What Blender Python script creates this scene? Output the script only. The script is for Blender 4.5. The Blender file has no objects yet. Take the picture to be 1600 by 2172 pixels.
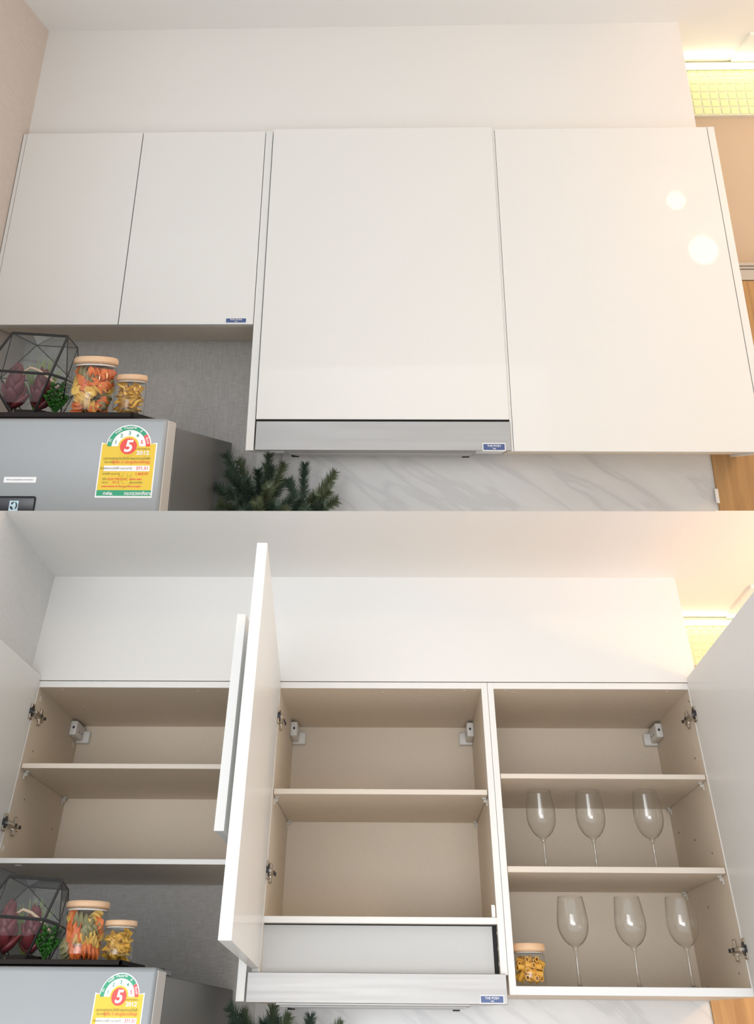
import bpy, bmesh, math, random
from mathutils import Matrix, Vector
random.seed(7)
scene = bpy.context.scene
col = scene.collection
PI = math.pi

# ------------------------------------------------------------------ camera
# Two storeys of the same kitchen stand one above the other: the lower one with
# its wall cabinets open, the upper one with them closed.  The upper storey leans
# towards the viewer a little, as a raked set does.
SA, SB, ZOFF = 1.30, 0.85, 2.12
RA = Matrix(((0.9992472, 0.0385691, 0.0041807), (-0.0137529, 0.4529375, -0.8914362), (-0.0362755, 0.8907076, 0.4531270)))
TA = Vector((-0.00048, 0.294347, 2.988883))
RB = Matrix(((0.9998860, 0.0138857, 0.0059301), (-0.0063861, 0.7448130, -0.6672427), (-0.0136819, 0.6671288, 0.7448168)))
TB = Vector((0.0, 2.171809, 2.999999))
RBT = RB.transposed()
UP0 = Vector((0, 0, ZOFF))
M_LOW = Matrix.Translation(UP0) @ Matrix.Scale(SB, 4)
M_UPP = Matrix.Translation(RBT @ (TA * SA - TB * SB) + UP0) @ (RBT @ RA).to_4x4() @ Matrix.Scale(SA, 4)

cam_data = bpy.data.cameras.new('camera')
cam = bpy.data.objects.new('camera', cam_data)
col.objects.link(cam)
cam_rot = Matrix((RBT @ Vector((1, 0, 0)), RBT @ Vector((0, -1, 0)), RBT @ Vector((0, 0, -1)))).transposed()
cam.matrix_world = Matrix.Translation(RBT @ (-TB * SB) + UP0) @ cam_rot.to_4x4()
cam_data.sensor_fit = 'VERTICAL'
cam_data.sensor_height = 36.0
cam_data.sensor_width = 36.0
cam_data.lens = 1857.0 / 2172.0 * 36.0
cam_data.shift_y = -(1086.0 - 100.0) / 2172.0
cam_data.clip_start = 0.05
scene.camera = cam

# ------------------------------------------------------------------ world, lights, exposure
world = bpy.data.worlds.new('world')
scene.world = world
world.use_nodes = True
world.node_tree.nodes['Background'].inputs[0].default_value = (0.955, 0.98, 1.0, 1)
world.node_tree.nodes['Background'].inputs[1].default_value = 0.95
vs = scene.view_settings
vs.view_transform = 'Standard'
vs.look = 'None'
vs.gamma = 1.0
vs.use_curve_mapping = False
vs.exposure = 0.0

def area_light(name, loc, target, sx, sy, power, color, spread=180):
    d = bpy.data.lights.new(name, 'AREA')
    d.shape = 'RECTANGLE'; d.size = sx; d.size_y = sy; d.energy = power; d.color = color; d.spread = math.radians(spread)
    o = bpy.data.objects.new(name, d); col.objects.link(o)
    o.location = loc
    o.rotation_euler = (Vector(target) - Vector(loc)).to_track_quat('-Z', 'Y').to_euler()
    return o
# window daylight behind the viewer, then two added fills for the lower storey
area_light('window_daylight_upper', (-3.2, -5.6, 2.0), (0.0, 0.0, 3.4), 2.6, 2.2, 25, (0.97, 0.98, 1.0))
area_light('lower_fill_light', (-0.4, -5.0, 1.10), (-0.20, 0.3, 1.42), 3.4, 1.5, 10.5, (0.97, 0.985, 1.0), 46)  # added fill light, spread narrowed to lift mainly the lower room

area_light('side_fill_light', (2.9, -2.7, 0.60), (-0.7, -0.2, 1.75), 1.8, 1.2, 1.5, (1.0, 0.99, 0.97), 65)  # added fill from the right for the lower room's walls and ceiling

# ------------------------------------------------------------------ materials
def new_mat(name):
    m = bpy.data.materials.new(name); m.use_nodes = True
    nt = m.node_tree
    return m, nt, nt.nodes['Principled BSDF']
def mat(name, color, rough=0.5, metal=0.0, coat=0.0, coat_rough=0.05, spec=0.5, bump=None, tint=None, emit=None):
    m, nt, b = new_mat(name)
    b.inputs['Base Color'].default_value = (*color, 1)
    b.inputs['Roughness'].default_value = rough
    b.inputs['Metallic'].default_value = metal
    b.inputs['Coat Weight'].default_value = coat
    b.inputs['Coat Roughness'].default_value = coat_rough
    b.inputs['Specular IOR Level'].default_value = spec
    if emit:
        b.inputs['Emission Color'].default_value = (*emit[0], 1)
        b.inputs['Emission Strength'].default_value = emit[1]
    if bump or tint:
        tc = nt.nodes.new('ShaderNodeTexCoord')
        mp = nt.nodes.new('ShaderNodeMapping')
        nt.links.new(tc.outputs['Object'], mp.inputs['Vector'])
        src = bump or tint
        mp.inputs['Scale'].default_value = src[1]
        n = nt.nodes.new('ShaderNodeTexNoise')
        n.inputs['Scale'].default_value = src[0]
        n.inputs['Detail'].default_value = 4
        nt.links.new(mp.outputs['Vector'], n.inputs['Vector'])
        if bump:
            bp = nt.nodes.new('ShaderNodeBump')
            bp.inputs['Strength'].default_value = bump[2]
            bp.inputs['Distance'].default_value = 0.002
            nt.links.new(n.outputs['Fac'], bp.inputs['Height'])
            nt.links.new(bp.outputs['Normal'], b.inputs['Normal'])
        if tint:
            r = nt.nodes.new('ShaderNodeValToRGB')
            r.color_ramp.elements[0].position = 0.3
            r.color_ramp.elements[1].position = 0.7
            r.color_ramp.elements[0].color = (*tint[2], 1)
            r.color_ramp.elements[1].color = (*color, 1)
            nt.links.new(n.outputs['Fac'], r.inputs['Fac'])
            nt.links.new(r.outputs['Color'], b.inputs['Base Color'])
    return m

def weave_mat(name, c1, c2, scale, strength=0.35, rough=0.85, detail=3):
    """cloth-like surface: two crossed stretched noises mix two tones and give fine relief"""
    m, nt, b = new_mat(name)
    b.inputs['Roughness'].default_value = rough
    tc = nt.nodes.new('ShaderNodeTexCoord')
    outs = []
    for sc in ((scale * 0.08, scale * 0.08, scale), (scale, scale, scale * 0.08)):
        mp = nt.nodes.new('ShaderNodeMapping'); mp.inputs['Scale'].default_value = sc
        nt.links.new(tc.outputs['Object'], mp.inputs['Vector'])
        n = nt.nodes.new('ShaderNodeTexNoise'); n.inputs['Scale'].default_value = 1.0; n.inputs['Detail'].default_value = detail
        nt.links.new(mp.outputs['Vector'], n.inputs['Vector'])
        outs.append(n.outputs['Fac'])
    a = nt.nodes.new('ShaderNodeMath'); a.operation = 'ADD'
    nt.links.new(outs[0], a.inputs[0]); nt.links.new(outs[1], a.inputs[1])
    mr = nt.nodes.new('ShaderNodeMapRange')
    mr.inputs['From Min'].default_value = 0.75; mr.inputs['From Max'].default_value = 1.25
    nt.links.new(a.outputs[0], mr.inputs['Value'])
    mx = nt.nodes.new('ShaderNodeMix'); mx.data_type = 'RGBA'
    mx.inputs['A'].default_value = (*c1, 1); mx.inputs['B'].default_value = (*c2, 1)
    nt.links.new(mr.outputs['Result'], mx.inputs['Factor'])
    nt.links.new(mx.outputs['Result'], b.inputs['Base Color'])
    bp = nt.nodes.new('ShaderNodeBump'); bp.inputs['Strength'].default_value = strength; bp.inputs['Distance'].default_value = 0.001
    nt.links.new(mr.outputs['Result'], bp.inputs['Height'])
    nt.links.new(bp.outputs['Normal'], b.inputs['Normal'])
    return m

def wood_mat(name, c1, c2, scale, axis, rough=0.45):
    m, nt, b = new_mat(name)
    b.inputs['Roughness'].default_value = rough
    tc = nt.nodes.new('ShaderNodeTexCoord')
    mp = nt.nodes.new('ShaderNodeMapping')
    s = [scale, scale, scale]; s[axis] = scale * 0.07
    mp.inputs['Scale'].default_value = s
    nt.links.new(tc.outputs['Object'], mp.inputs['Vector'])
    n = nt.nodes.new('ShaderNodeTexNoise'); n.inputs['Scale'].default_value = 1; n.inputs['Detail'].default_value = 6
    n.inputs['Distortion'].default_value = 0.6
    nt.links.new(mp.outputs['Vector'], n.inputs['Vector'])
    r = nt.nodes.new('ShaderNodeValToRGB')
    r.color_ramp.elements[0].position = 0.32; r.color_ramp.elements[1].position = 0.68
    r.color_ramp.elements[0].color = (*c1, 1); r.color_ramp.elements[1].color = (*c2, 1)
    nt.links.new(n.outputs['Fac'], r.inputs['Fac'])
    nt.links.new(r.outputs['Color'], b.inputs['Base Color'])
    return m

def marble_mat():
    m, nt, b = new_mat('marble')
    b.inputs['Roughness'].default_value = 0.22
    tc = nt.nodes.new('ShaderNodeTexCoord')
    mp = nt.nodes.new('ShaderNodeMapping')
    rt = nt.nodes.new('ShaderNodeMapping'); rt.inputs['Rotation'].default_value = (0, -0.5, 0)
    nt.links.new(tc.outputs['Object'], rt.inputs['Vector'])
    mp.inputs['Scale'].default_value = (1.5, 3.0, 9.0)
    nt.links.new(rt.outputs['Vector'], mp.inputs['Vector'])
    n1 = nt.nodes.new('ShaderNodeTexNoise'); n1.inputs['Scale'].default_value = 1.2; n1.inputs['Detail'].default_value = 8; n1.inputs['Distortion'].default_value = 0.35
    nt.links.new(mp.outputs['Vector'], n1.inputs['Vector'])
    ab = nt.nodes.new('ShaderNodeMath'); ab.operation = 'SUBTRACT'; ab.inputs[1].default_value = 0.5
    nt.links.new(n1.outputs['Fac'], ab.inputs[0])
    ab2 = nt.nodes.new('ShaderNodeMath'); ab2.operation = 'ABSOLUTE'; nt.links.new(ab.outputs[0], ab2.inputs[0])
    r = nt.nodes.new('ShaderNodeValToRGB')
    r.color_ramp.elements[0].position = 0.0; r.color_ramp.elements[0].color = (0.60, 0.60, 0.605, 1)
    r.color_ramp.elements[1].position = 0.035; r.color_ramp.elements[1].color = (0.66, 0.66, 0.66, 1)
    e = r.color_ramp.elements.new(0.012); e.color = (0.60, 0.60, 0.605, 1)
    e = r.color_ramp.elements.new(0.2); e.color = (0.71, 0.71, 0.70, 1)
    nt.links.new(ab2.outputs[0], r.inputs['Fac'])
    nt.links.new(r.outputs['Color'], b.inputs['Base Color'])
    return m

def steel_mat():
    m, nt, b = new_mat('brushed_steel')
    b.inputs['Metallic'].default_value = 1.0
    b.inputs['Base Color'].default_value = (0.36, 0.352, 0.345, 1)
    tc = nt.nodes.new('ShaderNodeTexCoord')
    mp = nt.nodes.new('ShaderNodeMapping'); mp.inputs['Scale'].default_value = (2.5, 60, 90)
    nt.links.new(tc.outputs['Object'], mp.inputs['Vector'])
    n = nt.nodes.new('ShaderNodeTexNoise'); n.inputs['Scale'].default_value = 1; n.inputs['Detail'].default_value = 5
    nt.links.new(mp.outputs['Vector'], n.inputs['Vector'])
    mr = nt.nodes.new('ShaderNodeMapRange'); mr.inputs['To Min'].default_value = 0.42; mr.inputs['To Max'].default_value = 0.55
    nt.links.new(n.outputs['Fac'], mr.inputs['Value']); nt.links.new(mr.outputs['Result'], b.inputs['Roughness'])
    bp = nt.nodes.new('ShaderNodeBump'); bp.inputs['Strength'].default_value = 0.05; bp.inputs['Distance'].default_value = 0.001
    nt.links.new(n.outputs['Fac'], bp.inputs['Height']); nt.links.new(bp.outputs['Normal'], b.inputs['Normal'])
    return m

def thin_glass(name, tint=(0.97, 0.985, 0.98), ior=1.5, gain=1.0):
    """a single thin pane: clear transmission plus Fresnel reflection"""
    m = bpy.data.materials.new(name); m.use_nodes = True
    nt = m.node_tree; nt.nodes.clear()
    out = nt.nodes.new('ShaderNodeOutputMaterial')
    mix = nt.nodes.new('ShaderNodeMixShader')
    tr = nt.nodes.new('ShaderNodeBsdfTransparent'); tr.inputs['Color'].default_value = (*tint, 1)
    gl = nt.nodes.new('ShaderNodeBsdfGlossy'); gl.inputs['Roughness'].default_value = 0.02
    fr = nt.nodes.new('ShaderNodeFresnel'); fr.inputs['IOR'].default_value = ior
    mu = nt.nodes.new('ShaderNodeMath'); mu.operation = 'MULTIPLY'; mu.inputs[1].default_value = gain; mu.use_clamp = True
    # the same reflectance from either side of the pane, as real thin glass has
    ge = nt.nodes.new('ShaderNodeNewGeometry')
    mr = nt.nodes.new('ShaderNodeMapRange'); mr.inputs['To Min'].default_value = ior; mr.inputs['To Max'].default_value = 1.0 / ior
    nt.links.new(ge.outputs['Backfacing'], mr.inputs['Value']); nt.links.new(mr.outputs['Result'], fr.inputs['IOR'])
    nt.links.new(fr.outputs['Fac'], mu.inputs[0])
    nt.links.new(mu.outputs[0], mix.inputs['Fac'])
    nt.links.new(tr.outputs[0], mix.inputs[1]); nt.links.new(gl.outputs[0], mix.inputs[2])
    nt.links.new(mix.outputs[0], out.inputs['Surface'])
    return m

M = {}
M['lacquer'] = mat('white_lacquer', (0.80, 0.795, 0.775), 0.40, coat=0.14, coat_rough=0.03, spec=0.3)
M['edge'] = mat('white_edge_band', (0.80, 0.79, 0.77), 0.4)
M['shelf_edge'] = mat('cream_edge_band', (0.70, 0.62, 0.53), 0.45)
M['taupe'] = weave_mat('taupe_laminate', (0.73, 0.635, 0.52), (0.77, 0.675, 0.555), 700, 0.06, 0.5)
M['paint'] = mat('bulkhead_paint', (0.80, 0.79, 0.77), 0.7)
M['ceil'] = mat('ceiling_paint', (0.88, 0.875, 0.86), 0.85)
M['paper_warm_cast'] = weave_mat('warm_cast_wallpaper', (0.60, 0.525, 0.47), (0.66, 0.58, 0.52), 300, 0.2)  # same left-wall paper as below, with the warm light cast put into its colour
M['paper_grey'] = weave_mat('grey_wallpaper', (0.68, 0.675, 0.67), (0.74, 0.735, 0.73), 300, 0.2)
M['linen'] = weave_mat('grey_linen_wallpaper', (0.52, 0.505, 0.49), (0.66, 0.645, 0.63), 420, 0.3)
M['marble'] = marble_mat()
M['steel'] = steel_mat()
M['nickel'] = mat('nickel', (0.58, 0.53, 0.46), 0.25, 1.0)
M['darkmetal'] = mat('dark_metal', (0.06, 0.06, 0.07), 0.35, 0.9)
M['gap'] = mat('gap_shade_and_rubber', (0.03, 0.03, 0.03), 0.8)  # near-black: painted shade in gaps, also the rubber gasket and hood feet
M['grey_panel'] = mat('grey_melamine', (0.55, 0.555, 0.56), 0.5)
M['plastic'] = mat('white_plastic', (0.80, 0.80, 0.79), 0.4)
M['clear_pin'] = mat('pale_plastic_pin', (0.62, 0.60, 0.56), 0.2)
M['hole'] = mat('drill_hole', (0.10, 0.085, 0.07), 0.9)
M['wood'] = wood_mat('oak_veneer', (0.34, 0.185, 0.06), (0.50, 0.30, 0.115), 34, 2)
M['lid'] = wood_mat('beech_lid', (0.66, 0.41, 0.24), (0.76, 0.52, 0.33), 30, 0, 0.55)
M['glass'] = thin_glass('jar_glass', gain=1.1)
M['crystal'] = thin_glass('wine_glass_crystal', (0.985, 0.99, 0.985), 1.5, 2.3)
M['pane'] = thin_glass('terrarium_pane', (0.90, 0.92, 0.91), 1.5, 1.3)
M['fridge'] = mat('fridge_silver', (0.31, 0.325, 0.335), 0.42, 0.3)
M['fridge_trim'] = mat('fridge_door_edge', (0.52, 0.49, 0.455), 0.45)
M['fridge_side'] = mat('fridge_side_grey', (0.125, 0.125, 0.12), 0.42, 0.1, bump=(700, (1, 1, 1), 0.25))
M['black'] = mat('black_plastic', (0.012, 0.014, 0.02), 0.25)
M['tray'] = mat('dark_wenge_tray', (0.022, 0.017, 0.016), 0.75, spec=0.2)
M['frame'] = mat('black_solder_frame', (0.018, 0.017, 0.016), 0.45, 0.3)
M['st_white'] = mat('sticker_white', (0.86, 0.86, 0.86), 0.4)
M['st_blue'] = mat('sticker_blue', (0.035, 0.075, 0.24), 0.35)
M['st_yellow'] = mat('label_yellow', (0.80, 0.55, 0.04), 0.5)
M['st_green'] = mat('label_green', (0.02, 0.33, 0.17), 0.45)
M['st_red'] = mat('label_red', (0.80, 0.07, 0.055), 0.45)
M['st_dark'] = mat('label_dark_print', (0.20, 0.17, 0.05), 0.5)
M['st_grey'] = mat('label_grey_print', (0.35, 0.37, 0.40), 0.5)
M['st_emblem'] = mat('label_emblem_print', (0.62, 0.45, 0.07), 0.5)
M['cyan'] = mat('emblem_pale', (0.50, 0.68, 0.76), 0.35)
M['p_orange'] = mat('tomato_pasta', (0.78, 0.20, 0.045), 0.5)
M['p_yellow'] = mat('plain_pasta', (0.80, 0.52, 0.12), 0.5)
M['p_green'] = mat('spinach_pasta', (0.30, 0.27, 0.13), 0.5)
M['p_farf'] = mat('farfalle_pasta', (0.80, 0.48, 0.07), 0.5)
M['p_rig'] = mat('rigatoni_pasta', (0.76, 0.40, 0.045), 0.5)
M['leaf_red'] = mat('red_succulent_leaf', (0.24, 0.032, 0.04), 0.45, tint=(14, (1, 1, 1), (0.12, 0.03, 0.035)))
M['leaf_green'] = mat('bright_succulent_leaf', (0.045, 0.20, 0.02), 0.4, tint=(20, (1, 1, 1), (0.02, 0.10, 0.012)))
M['leaf_blade'] = mat('pale_blade_leaf', (0.28, 0.36, 0.10), 0.5)
M['twig'] = mat('peeled_twig', (0.66, 0.47, 0.33), 0.6)
M['soil'] = mat('dark_soil', (0.030, 0.022, 0.018), 0.9, bump=(90, (1, 1, 1), 1.0))
M['needle'] = mat('fir_needle', (0.085, 0.13, 0.085), 0.5, tint=(9, (1, 1, 1), (0.035, 0.066, 0.05)))
M['needle_l'] = mat('pale_fir_needle', (0.17, 0.20, 0.105), 0.5, tint=(9, (1, 1, 1), (0.07, 0.105, 0.06)))
M['bark'] = mat('fir_twig_bark', (0.09, 0.06, 0.035), 0.8)
M['tan'] = mat('tan_wall_paint', (0.56, 0.46, 0.35), 0.8)
M['grey_wall'] = mat('grey_soffit_paint', (0.50, 0.47, 0.43), 0.7)
M['groove'] = mat('dark_groove', (0.12, 0.09, 0.07), 0.7)
M['tile'] = mat('lime_mosaic_tile', (0.76, 0.86, 0.50), 0.2)
M['grout'] = mat('white_grout', (0.80, 0.80, 0.68), 0.8)
M['floor'] = wood_mat('floor_boards', (0.66, 0.63, 0.58), (0.74, 0.71, 0.67), 12, 0)
M['tube'] = mat('tube_lamp_glass', (0.9, 0.9, 0.8), 0.3, emit=((1.0, 0.90, 0.62), 5.5))
M['bulb_a'] = mat('warm_globe_glass', (0.9, 0.85, 0.7), 0.3, emit=((1.0, 0.74, 0.42), 80.0))
M['bulb_c'] = mat('soft_amber_globe_glass', (0.9, 0.85, 0.7), 0.3, emit=((1.0, 0.52, 0.17), 110.0))
M['bulb_b'] = mat('amber_globe_glass', (0.9, 0.85, 0.7), 0.3, emit=((1.0, 0.46, 0.13), 105.0))
M['lamp_metal'] = mat('white_lamp_metal', (0.75, 0.74, 0.72), 0.4)

# ------------------------------------------------------------------ builders
class Room:
    pass
def base_of(o):
    return Vector(o['_b'])
ROOTS = []
def thing(name, label, cat, room, base, group=None):
    o = bpy.data.objects.new(name, None)
    o.empty_display_size = 0.05
    col.objects.link(o)
    o.matrix_world = room.M @ Matrix.Translation(Vector(base))
    tag(o, label, cat, group)
    o['_b'] = list(base); ROOTS.append(o)
    return o
def tag(o, label=None, cat=None, group=None, kind=None):
    if label: o['label'] = label
    if cat: o['category'] = cat
    if group: o['group'] = group
    if kind: o['kind'] = kind
    return o
def obj(name, bm, mats, parent=None, room=None, base=(0, 0, 0), smooth=False, origin=None):
    """room coordinates in bm; parent: part of it (its base is subtracted); room: top-level mesh"""
    me = bpy.data.meshes.new(name)
    if parent is not None:
        b = base_of(parent)
    else:
        b = Vector(base)
    bmesh.ops.translate(bm, verts=bm.verts, vec=-b)
    bmesh.ops.recalc_face_normals(bm, faces=bm.faces)
    if smooth:
        for f in bm.faces: f.smooth = True
        if smooth != 'all':
            for e in bm.edges:
                if len(e.link_faces) == 2 and e.calc_face_angle(0) > 0.6: e.smooth = False
    bm.to_mesh(me); bm.free()
    for m in (mats if isinstance(mats, (list, tuple)) else [mats]):
        me.materials.append(M[m] if isinstance(m, str) else m)
    o = bpy.data.objects.new(name, me)
    col.objects.link(o)
    o['_b'] = list(b); ROOTS.append(o)
    if parent is not None:
        o.parent = parent
    else:
        o.matrix_world = room.M @ Matrix.Translation(b)
    return o
def struct(name, bm, mats, room, smooth=False, base=(0, 0, 0)):
    o = obj(name, bm, mats, None, room, base, smooth)
    o['kind'] = 'structure'
    return o
def bx(bm, lo, hi, mi=0, bevel=0.0, seg=2, matrix=None):
    r = bmesh.ops.create_cube(bm, size=1.0)
    vs_ = r['verts']
    for v in vs_:
        v.co = Vector([lo[i] + (v.co[i] + 0.5) * (hi[i] - lo[i]) for i in range(3)])
    fs = {f for v in vs_ for f in v.link_faces}
    if bevel > 0:
        es = list({e for v in vs_ for e in v.link_edges})
        rr = bmesh.ops.bevel(bm, geom=es, offset=bevel, segments=seg, affect='EDGES', profile=0.5)
        fs = set(rr['faces']) | {f for f in fs if f.is_valid}
        vv = {v for f in fs for v in f.verts}
    else:
        vv = set(vs_)
    for f in fs: f.material_index = mi
    if matrix is not None:
        bmesh.ops.transform(bm, matrix=matrix, verts=list(vv))
    return bm
def box(lo, hi, bevel=0.0, seg=2, matrix=None):
    return bx(bmesh.new(), lo, hi, 0, bevel, seg, matrix)
def lathe(bm, prof, c=(0, 0, 0), n=32, mi=0, cap0=False, cap1=False):
    """revolve (radius, z) pairs about the vertical through c"""
    rings = []
    for r, z in prof:
        if r < 1e-6:
            rings.append([bm.verts.new((c[0], c[1], c[2] + z))])
        else:
            rings.append([bm.verts.new((c[0] + r * math.cos(2 * PI * k / n), c[1] + r * math.sin(2 * PI * k / n), c[2] + z)) for k in range(n)])
    for a, b in zip(rings, rings[1:]):
        for k in range(n):
            k2 = (k + 1) % n
            if len(a) == 1 and len(b) == 1: continue
            if len(a) == 1: f = bm.faces.new((a[0], b[k], b[k2]))
            elif len(b) == 1: f = bm.faces.new((a[k], a[k2], b[0]))
            else: f = bm.faces.new((a[k], a[k2], b[k2], b[k]))
            f.material_index = mi
    if cap0 and len(rings[0]) > 1: bm.faces.new(rings[0]).material_index = mi
    if cap1 and len(rings[-1]) > 1: bm.faces.new(rings[-1]).material_index = mi
    return bm
def tube(bm, pts, rad, n=8, mi=0):
    pts = [Vector(p) for p in pts]
    rads = rad if isinstance(rad, (list, tuple)) else [rad] * len(pts)
    rings = []
    for i, p in enumerate(pts):
        d = (pts[min(i + 1, len(pts) - 1)] - pts[max(i - 1, 0)]).normalized()
        a = d.cross(Vector((0, 0, 1)))
        if a.length < 1e-3: a = d.cross(Vector((1, 0, 0)))
        a.normalize(); b = d.cross(a)
        rings.append([bm.verts.new(p + (a * math.cos(2 * PI * k / n) + b * math.sin(2 * PI * k / n)) * rads[i]) for k in range(n)])
    for r0, r1 in zip(rings, rings[1:]):
        for k in range(n):
            bm.faces.new((r0[k], r0[(k + 1) % n], r1[(k + 1) % n], r1[k])).material_index = mi
    bm.faces.new(rings[0]).material_index = mi
    bm.faces.new(rings[-1][::-1]).material_index = mi
    return bm
def cyl(bm, p0, p1, r, n=12, mi=0):
    return tube(bm, [p0, p1], r, n, mi)
def prism_yz(bm, poly, x0, x1, mi=0):
    a = [bm.verts.new((x0, y, z)) for y, z in poly]
    b = [bm.verts.new((x1, y, z)) for y, z in poly]
    n = len(poly)
    bm.faces.new(a).material_index = mi
    bm.faces.new(b[::-1]).material_index = mi
    for i in range(n):
        bm.faces.new((a[i], a[(i + 1) % n], b[(i + 1) % n], b[i])).material_index = mi
    return bm
def prism_xz(bm, poly, y0, y1, mi=0):
    a = [bm.verts.new((x, y0, z)) for x, z in poly]
    b = [bm.verts.new((x, y1, z)) for x, z in poly]
    n = len(poly)
    bm.faces.new(a).material_index = mi
    bm.faces.new(b[::-1]).material_index = mi
    for i in range(n):
        bm.faces.new((a[i], a[(i + 1) % n], b[(i + 1) % n], b[i])).material_index = mi
    return bm
def strokes(bm, x0, x1, y, z, h, seed=1, mi=0):
    """a line of print too small to read"""
    rnd = random.Random(seed); x = x0
    while x < x1:
        w = h * rnd.uniform(0.35, 0.7)
        bx(bm, (x, y - 0.0004, z - h * rnd.uniform(0.3, 0.5)), (min(x + w, x1), y, z + h * rnd.uniform(0.3, 0.5)), mi)
        x += w + h * rnd.choice((0.18, 0.18, 0.18, 0.5))
def text_bm(bm, s, x, y, z, size, sx=1.0, sz=1.0, mi=0, align='CENTER', rot=0.0, depth=0.0006, bold=0.0, shear=0.0):
    """flat lettering on a plane facing -Y, appended to bm"""
    cu = bpy.data.curves.new('lettering', 'FONT')
    cu.body = s; cu.size = 1.0; cu.align_x = align; cu.align_y = 'CENTER'; cu.resolution_u = 3; cu.offset = bold; cu.shear = shear
    o = bpy.data.objects.new('lettering', cu); col.objects.link(o)
    dg = bpy.context.evaluated_depsgraph_get()
    me = bpy.data.meshes.new_from_object(o.evaluated_get(dg))
    bpy.data.objects.remove(o); bpy.data.curves.remove(cu)
    ca, sa = math.cos(rot), math.sin(rot)
    vmap = []
    for v in me.vertices:
        px, pz = v.co.x * size, v.co.y * size
        px, pz = px * ca - pz * sa, px * sa + pz * ca
        vmap.append(bm.verts.new((x + px * sx, y - depth, z + pz * sz)))
    for p in me.polygons:
        try:
            bm.faces.new([vmap[i] for i in p.vertices]).material_index = mi
        except ValueError:
            pass
    bpy.data.meshes.remove(me)
    return bm
def door_matrix(hx, hy, ang):
    return Matrix.Translation((hx, hy, 0)) @ Matrix.Rotation(ang, 4, 'Z')

LOW, UPP = Room(), Room()
LOW.M, UPP.M = M_LOW, M_UPP
LOW.key, UPP.key = 'lower', 'upper'
LOW.state, UPP.state = 'open cabinets', 'closed cabinets'

# ------------------------------------------------------------------ structure
def build_shell_upper():
    R = UPP
    zc, b, c = 0.437, 0.330, 0.043
    xw = 1.094
    struct('wall_bulkhead', box((-1.23, c, 0.010), (xw, b, zc)), 'paint', R)
    bm = box((-1.40, -0.80, zc), (xw, b + 0.12, zc + 0.08))
    struct('ceiling', bm, 'ceil', R)
    struct('ceiling', box((xw, -3.35, zc + 0.003), (2.7, b + 0.10, zc + 0.08)), 'ceil', R)
    struct('trim_1', box((1.384, 0.136, zc - 0.008), (1.75, 0.365, zc + 0.003), 0.001), 'ceil', R)
    struct('wall_left', box((-1.36, -0.80, -1.00), (-1.23, b + 0.1, zc)), 'paper_warm_cast', R)
    # back wall: linen paper behind the fridge, plaster strip, marble slab, tan wall on the right
    wb = struct('wall_back', box((-1.36, b, -1.30), (-0.40, b + 0.1, 0.43)), 'linen', R)
    struct('wall_back', box((-0.40, b, -1.30), (-0.318, b + 0.1, 0.43)), 'paper_grey', R)
    struct('wall_back', box((-0.3165, b - 0.004, -1.30), (1.058, b + 0.1, -0.60)), 'marble', R)
    struct('wall_back', box((-0.318, b + 0.002, -0.60), (1.03, b + 0.1, 0.43)), 'paint', R)
    struct('wall_back', box((1.03, 0.392, -0.44), (2.6, 0.45, zc)), 'tan', R)
    t = struct('trim_2', box((1.03, b - 0.012, -0.432), (2.6, b + 0.05, -0.372), 0.002), 'grey_wall', R)
    for z in (-0.384, -0.395):
        obj('groove', box((1.03, b - 0.0135, z - 0.0014), (2.6, b - 0.011, z + 0.0014)), 'groove', t)
    struct('wall_back', box((1.62, b, -1.30), (2.6, b + 0.1, -0.434)), 'tan', R)
    d = struct('door_1', box((1.058, b - 0.012, -1.30), (1.62, b + 0.06, -0.434), 0.003), 'wood', R)
    obj('switch_plate', box((1.051, b - 0.017, -1.118), (1.0615, b - 0.009, -1.078), 0.001), 'plastic', d)

def build_shell_lower():
    R = LOW
    zc, b = 0.318, 0.600
    xw = 1.094
    struct('wall_bulkhead', box((-1.20, 0.001, -0.001), (xw, b, zc)), 'paint', R)
    # the ceiling slab tapers to a thin lip at its front, where the storey above begins
    sl = [(-0.6247, zc), (-0.325, zc + 0.055), (b + 0.35, zc + 0.055), (b + 0.35, zc)]
    struct('ceiling', prism_yz(bmesh.new(), sl, -1.75, xw), 'ceil', R)
    sl2 = [(-0.6247, zc + 0.002), (-0.325, zc + 0.055), (b + 0.35, zc + 0.055), (b + 0.35, zc + 0.002)]
    struct('ceiling', prism_yz(bmesh.new(), sl2, xw, 2.6), 'ceil', R)
    struct('trim_1', box((1.395, 0.084, zc - 0.008), (1.75, 0.45, zc + 0.002), 0.001), 'ceil', R)
    poly = [(b + 0.1, -2.49), (-0.95, -2.49), (-0.95, 0.190), (-0.6247, zc), (b + 0.1, zc)]
    struct('wall_left', prism_yz(bmesh.new(), poly, -1.34, -1.20), 'paper_grey', R)
    struct('wall_back', box((-1.34, b, -2.49), (-0.40, b + 0.1, 0.31)), 'linen', R)
    struct('wall_back', box((-0.40, b, -2.49), (-0.345, b + 0.1, 0.31)), 'paper_grey', R)
    struct('wall_back', box((-0.3435, b - 0.004, -2.49), (1.075, b + 0.1, -0.50)), 'marble', R)
    struct('wall_back', box((-0.345, b + 0.002, -0.50), (1.05, b + 0.1, 0.31)), 'paint', R)
    struct('wall_back', box((1.05, b, -0.50), (2.6, b + 0.1, zc)), 'tan', R)
    struct('door_1', box((1.075, b - 0.012, -2.49), (1.70, b + 0.06, -0.50), 0.003), 'wood', R)
    struct('wall_back', box((1.70, b - 0.002, -2.49), (2.6, b + 0.1, -0.50)), 'tan', R)
    struct('floor', box((-1.34, -1.6, -2.52), (2.6, b + 0.1, -2.49)), 'floor', R)

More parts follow.
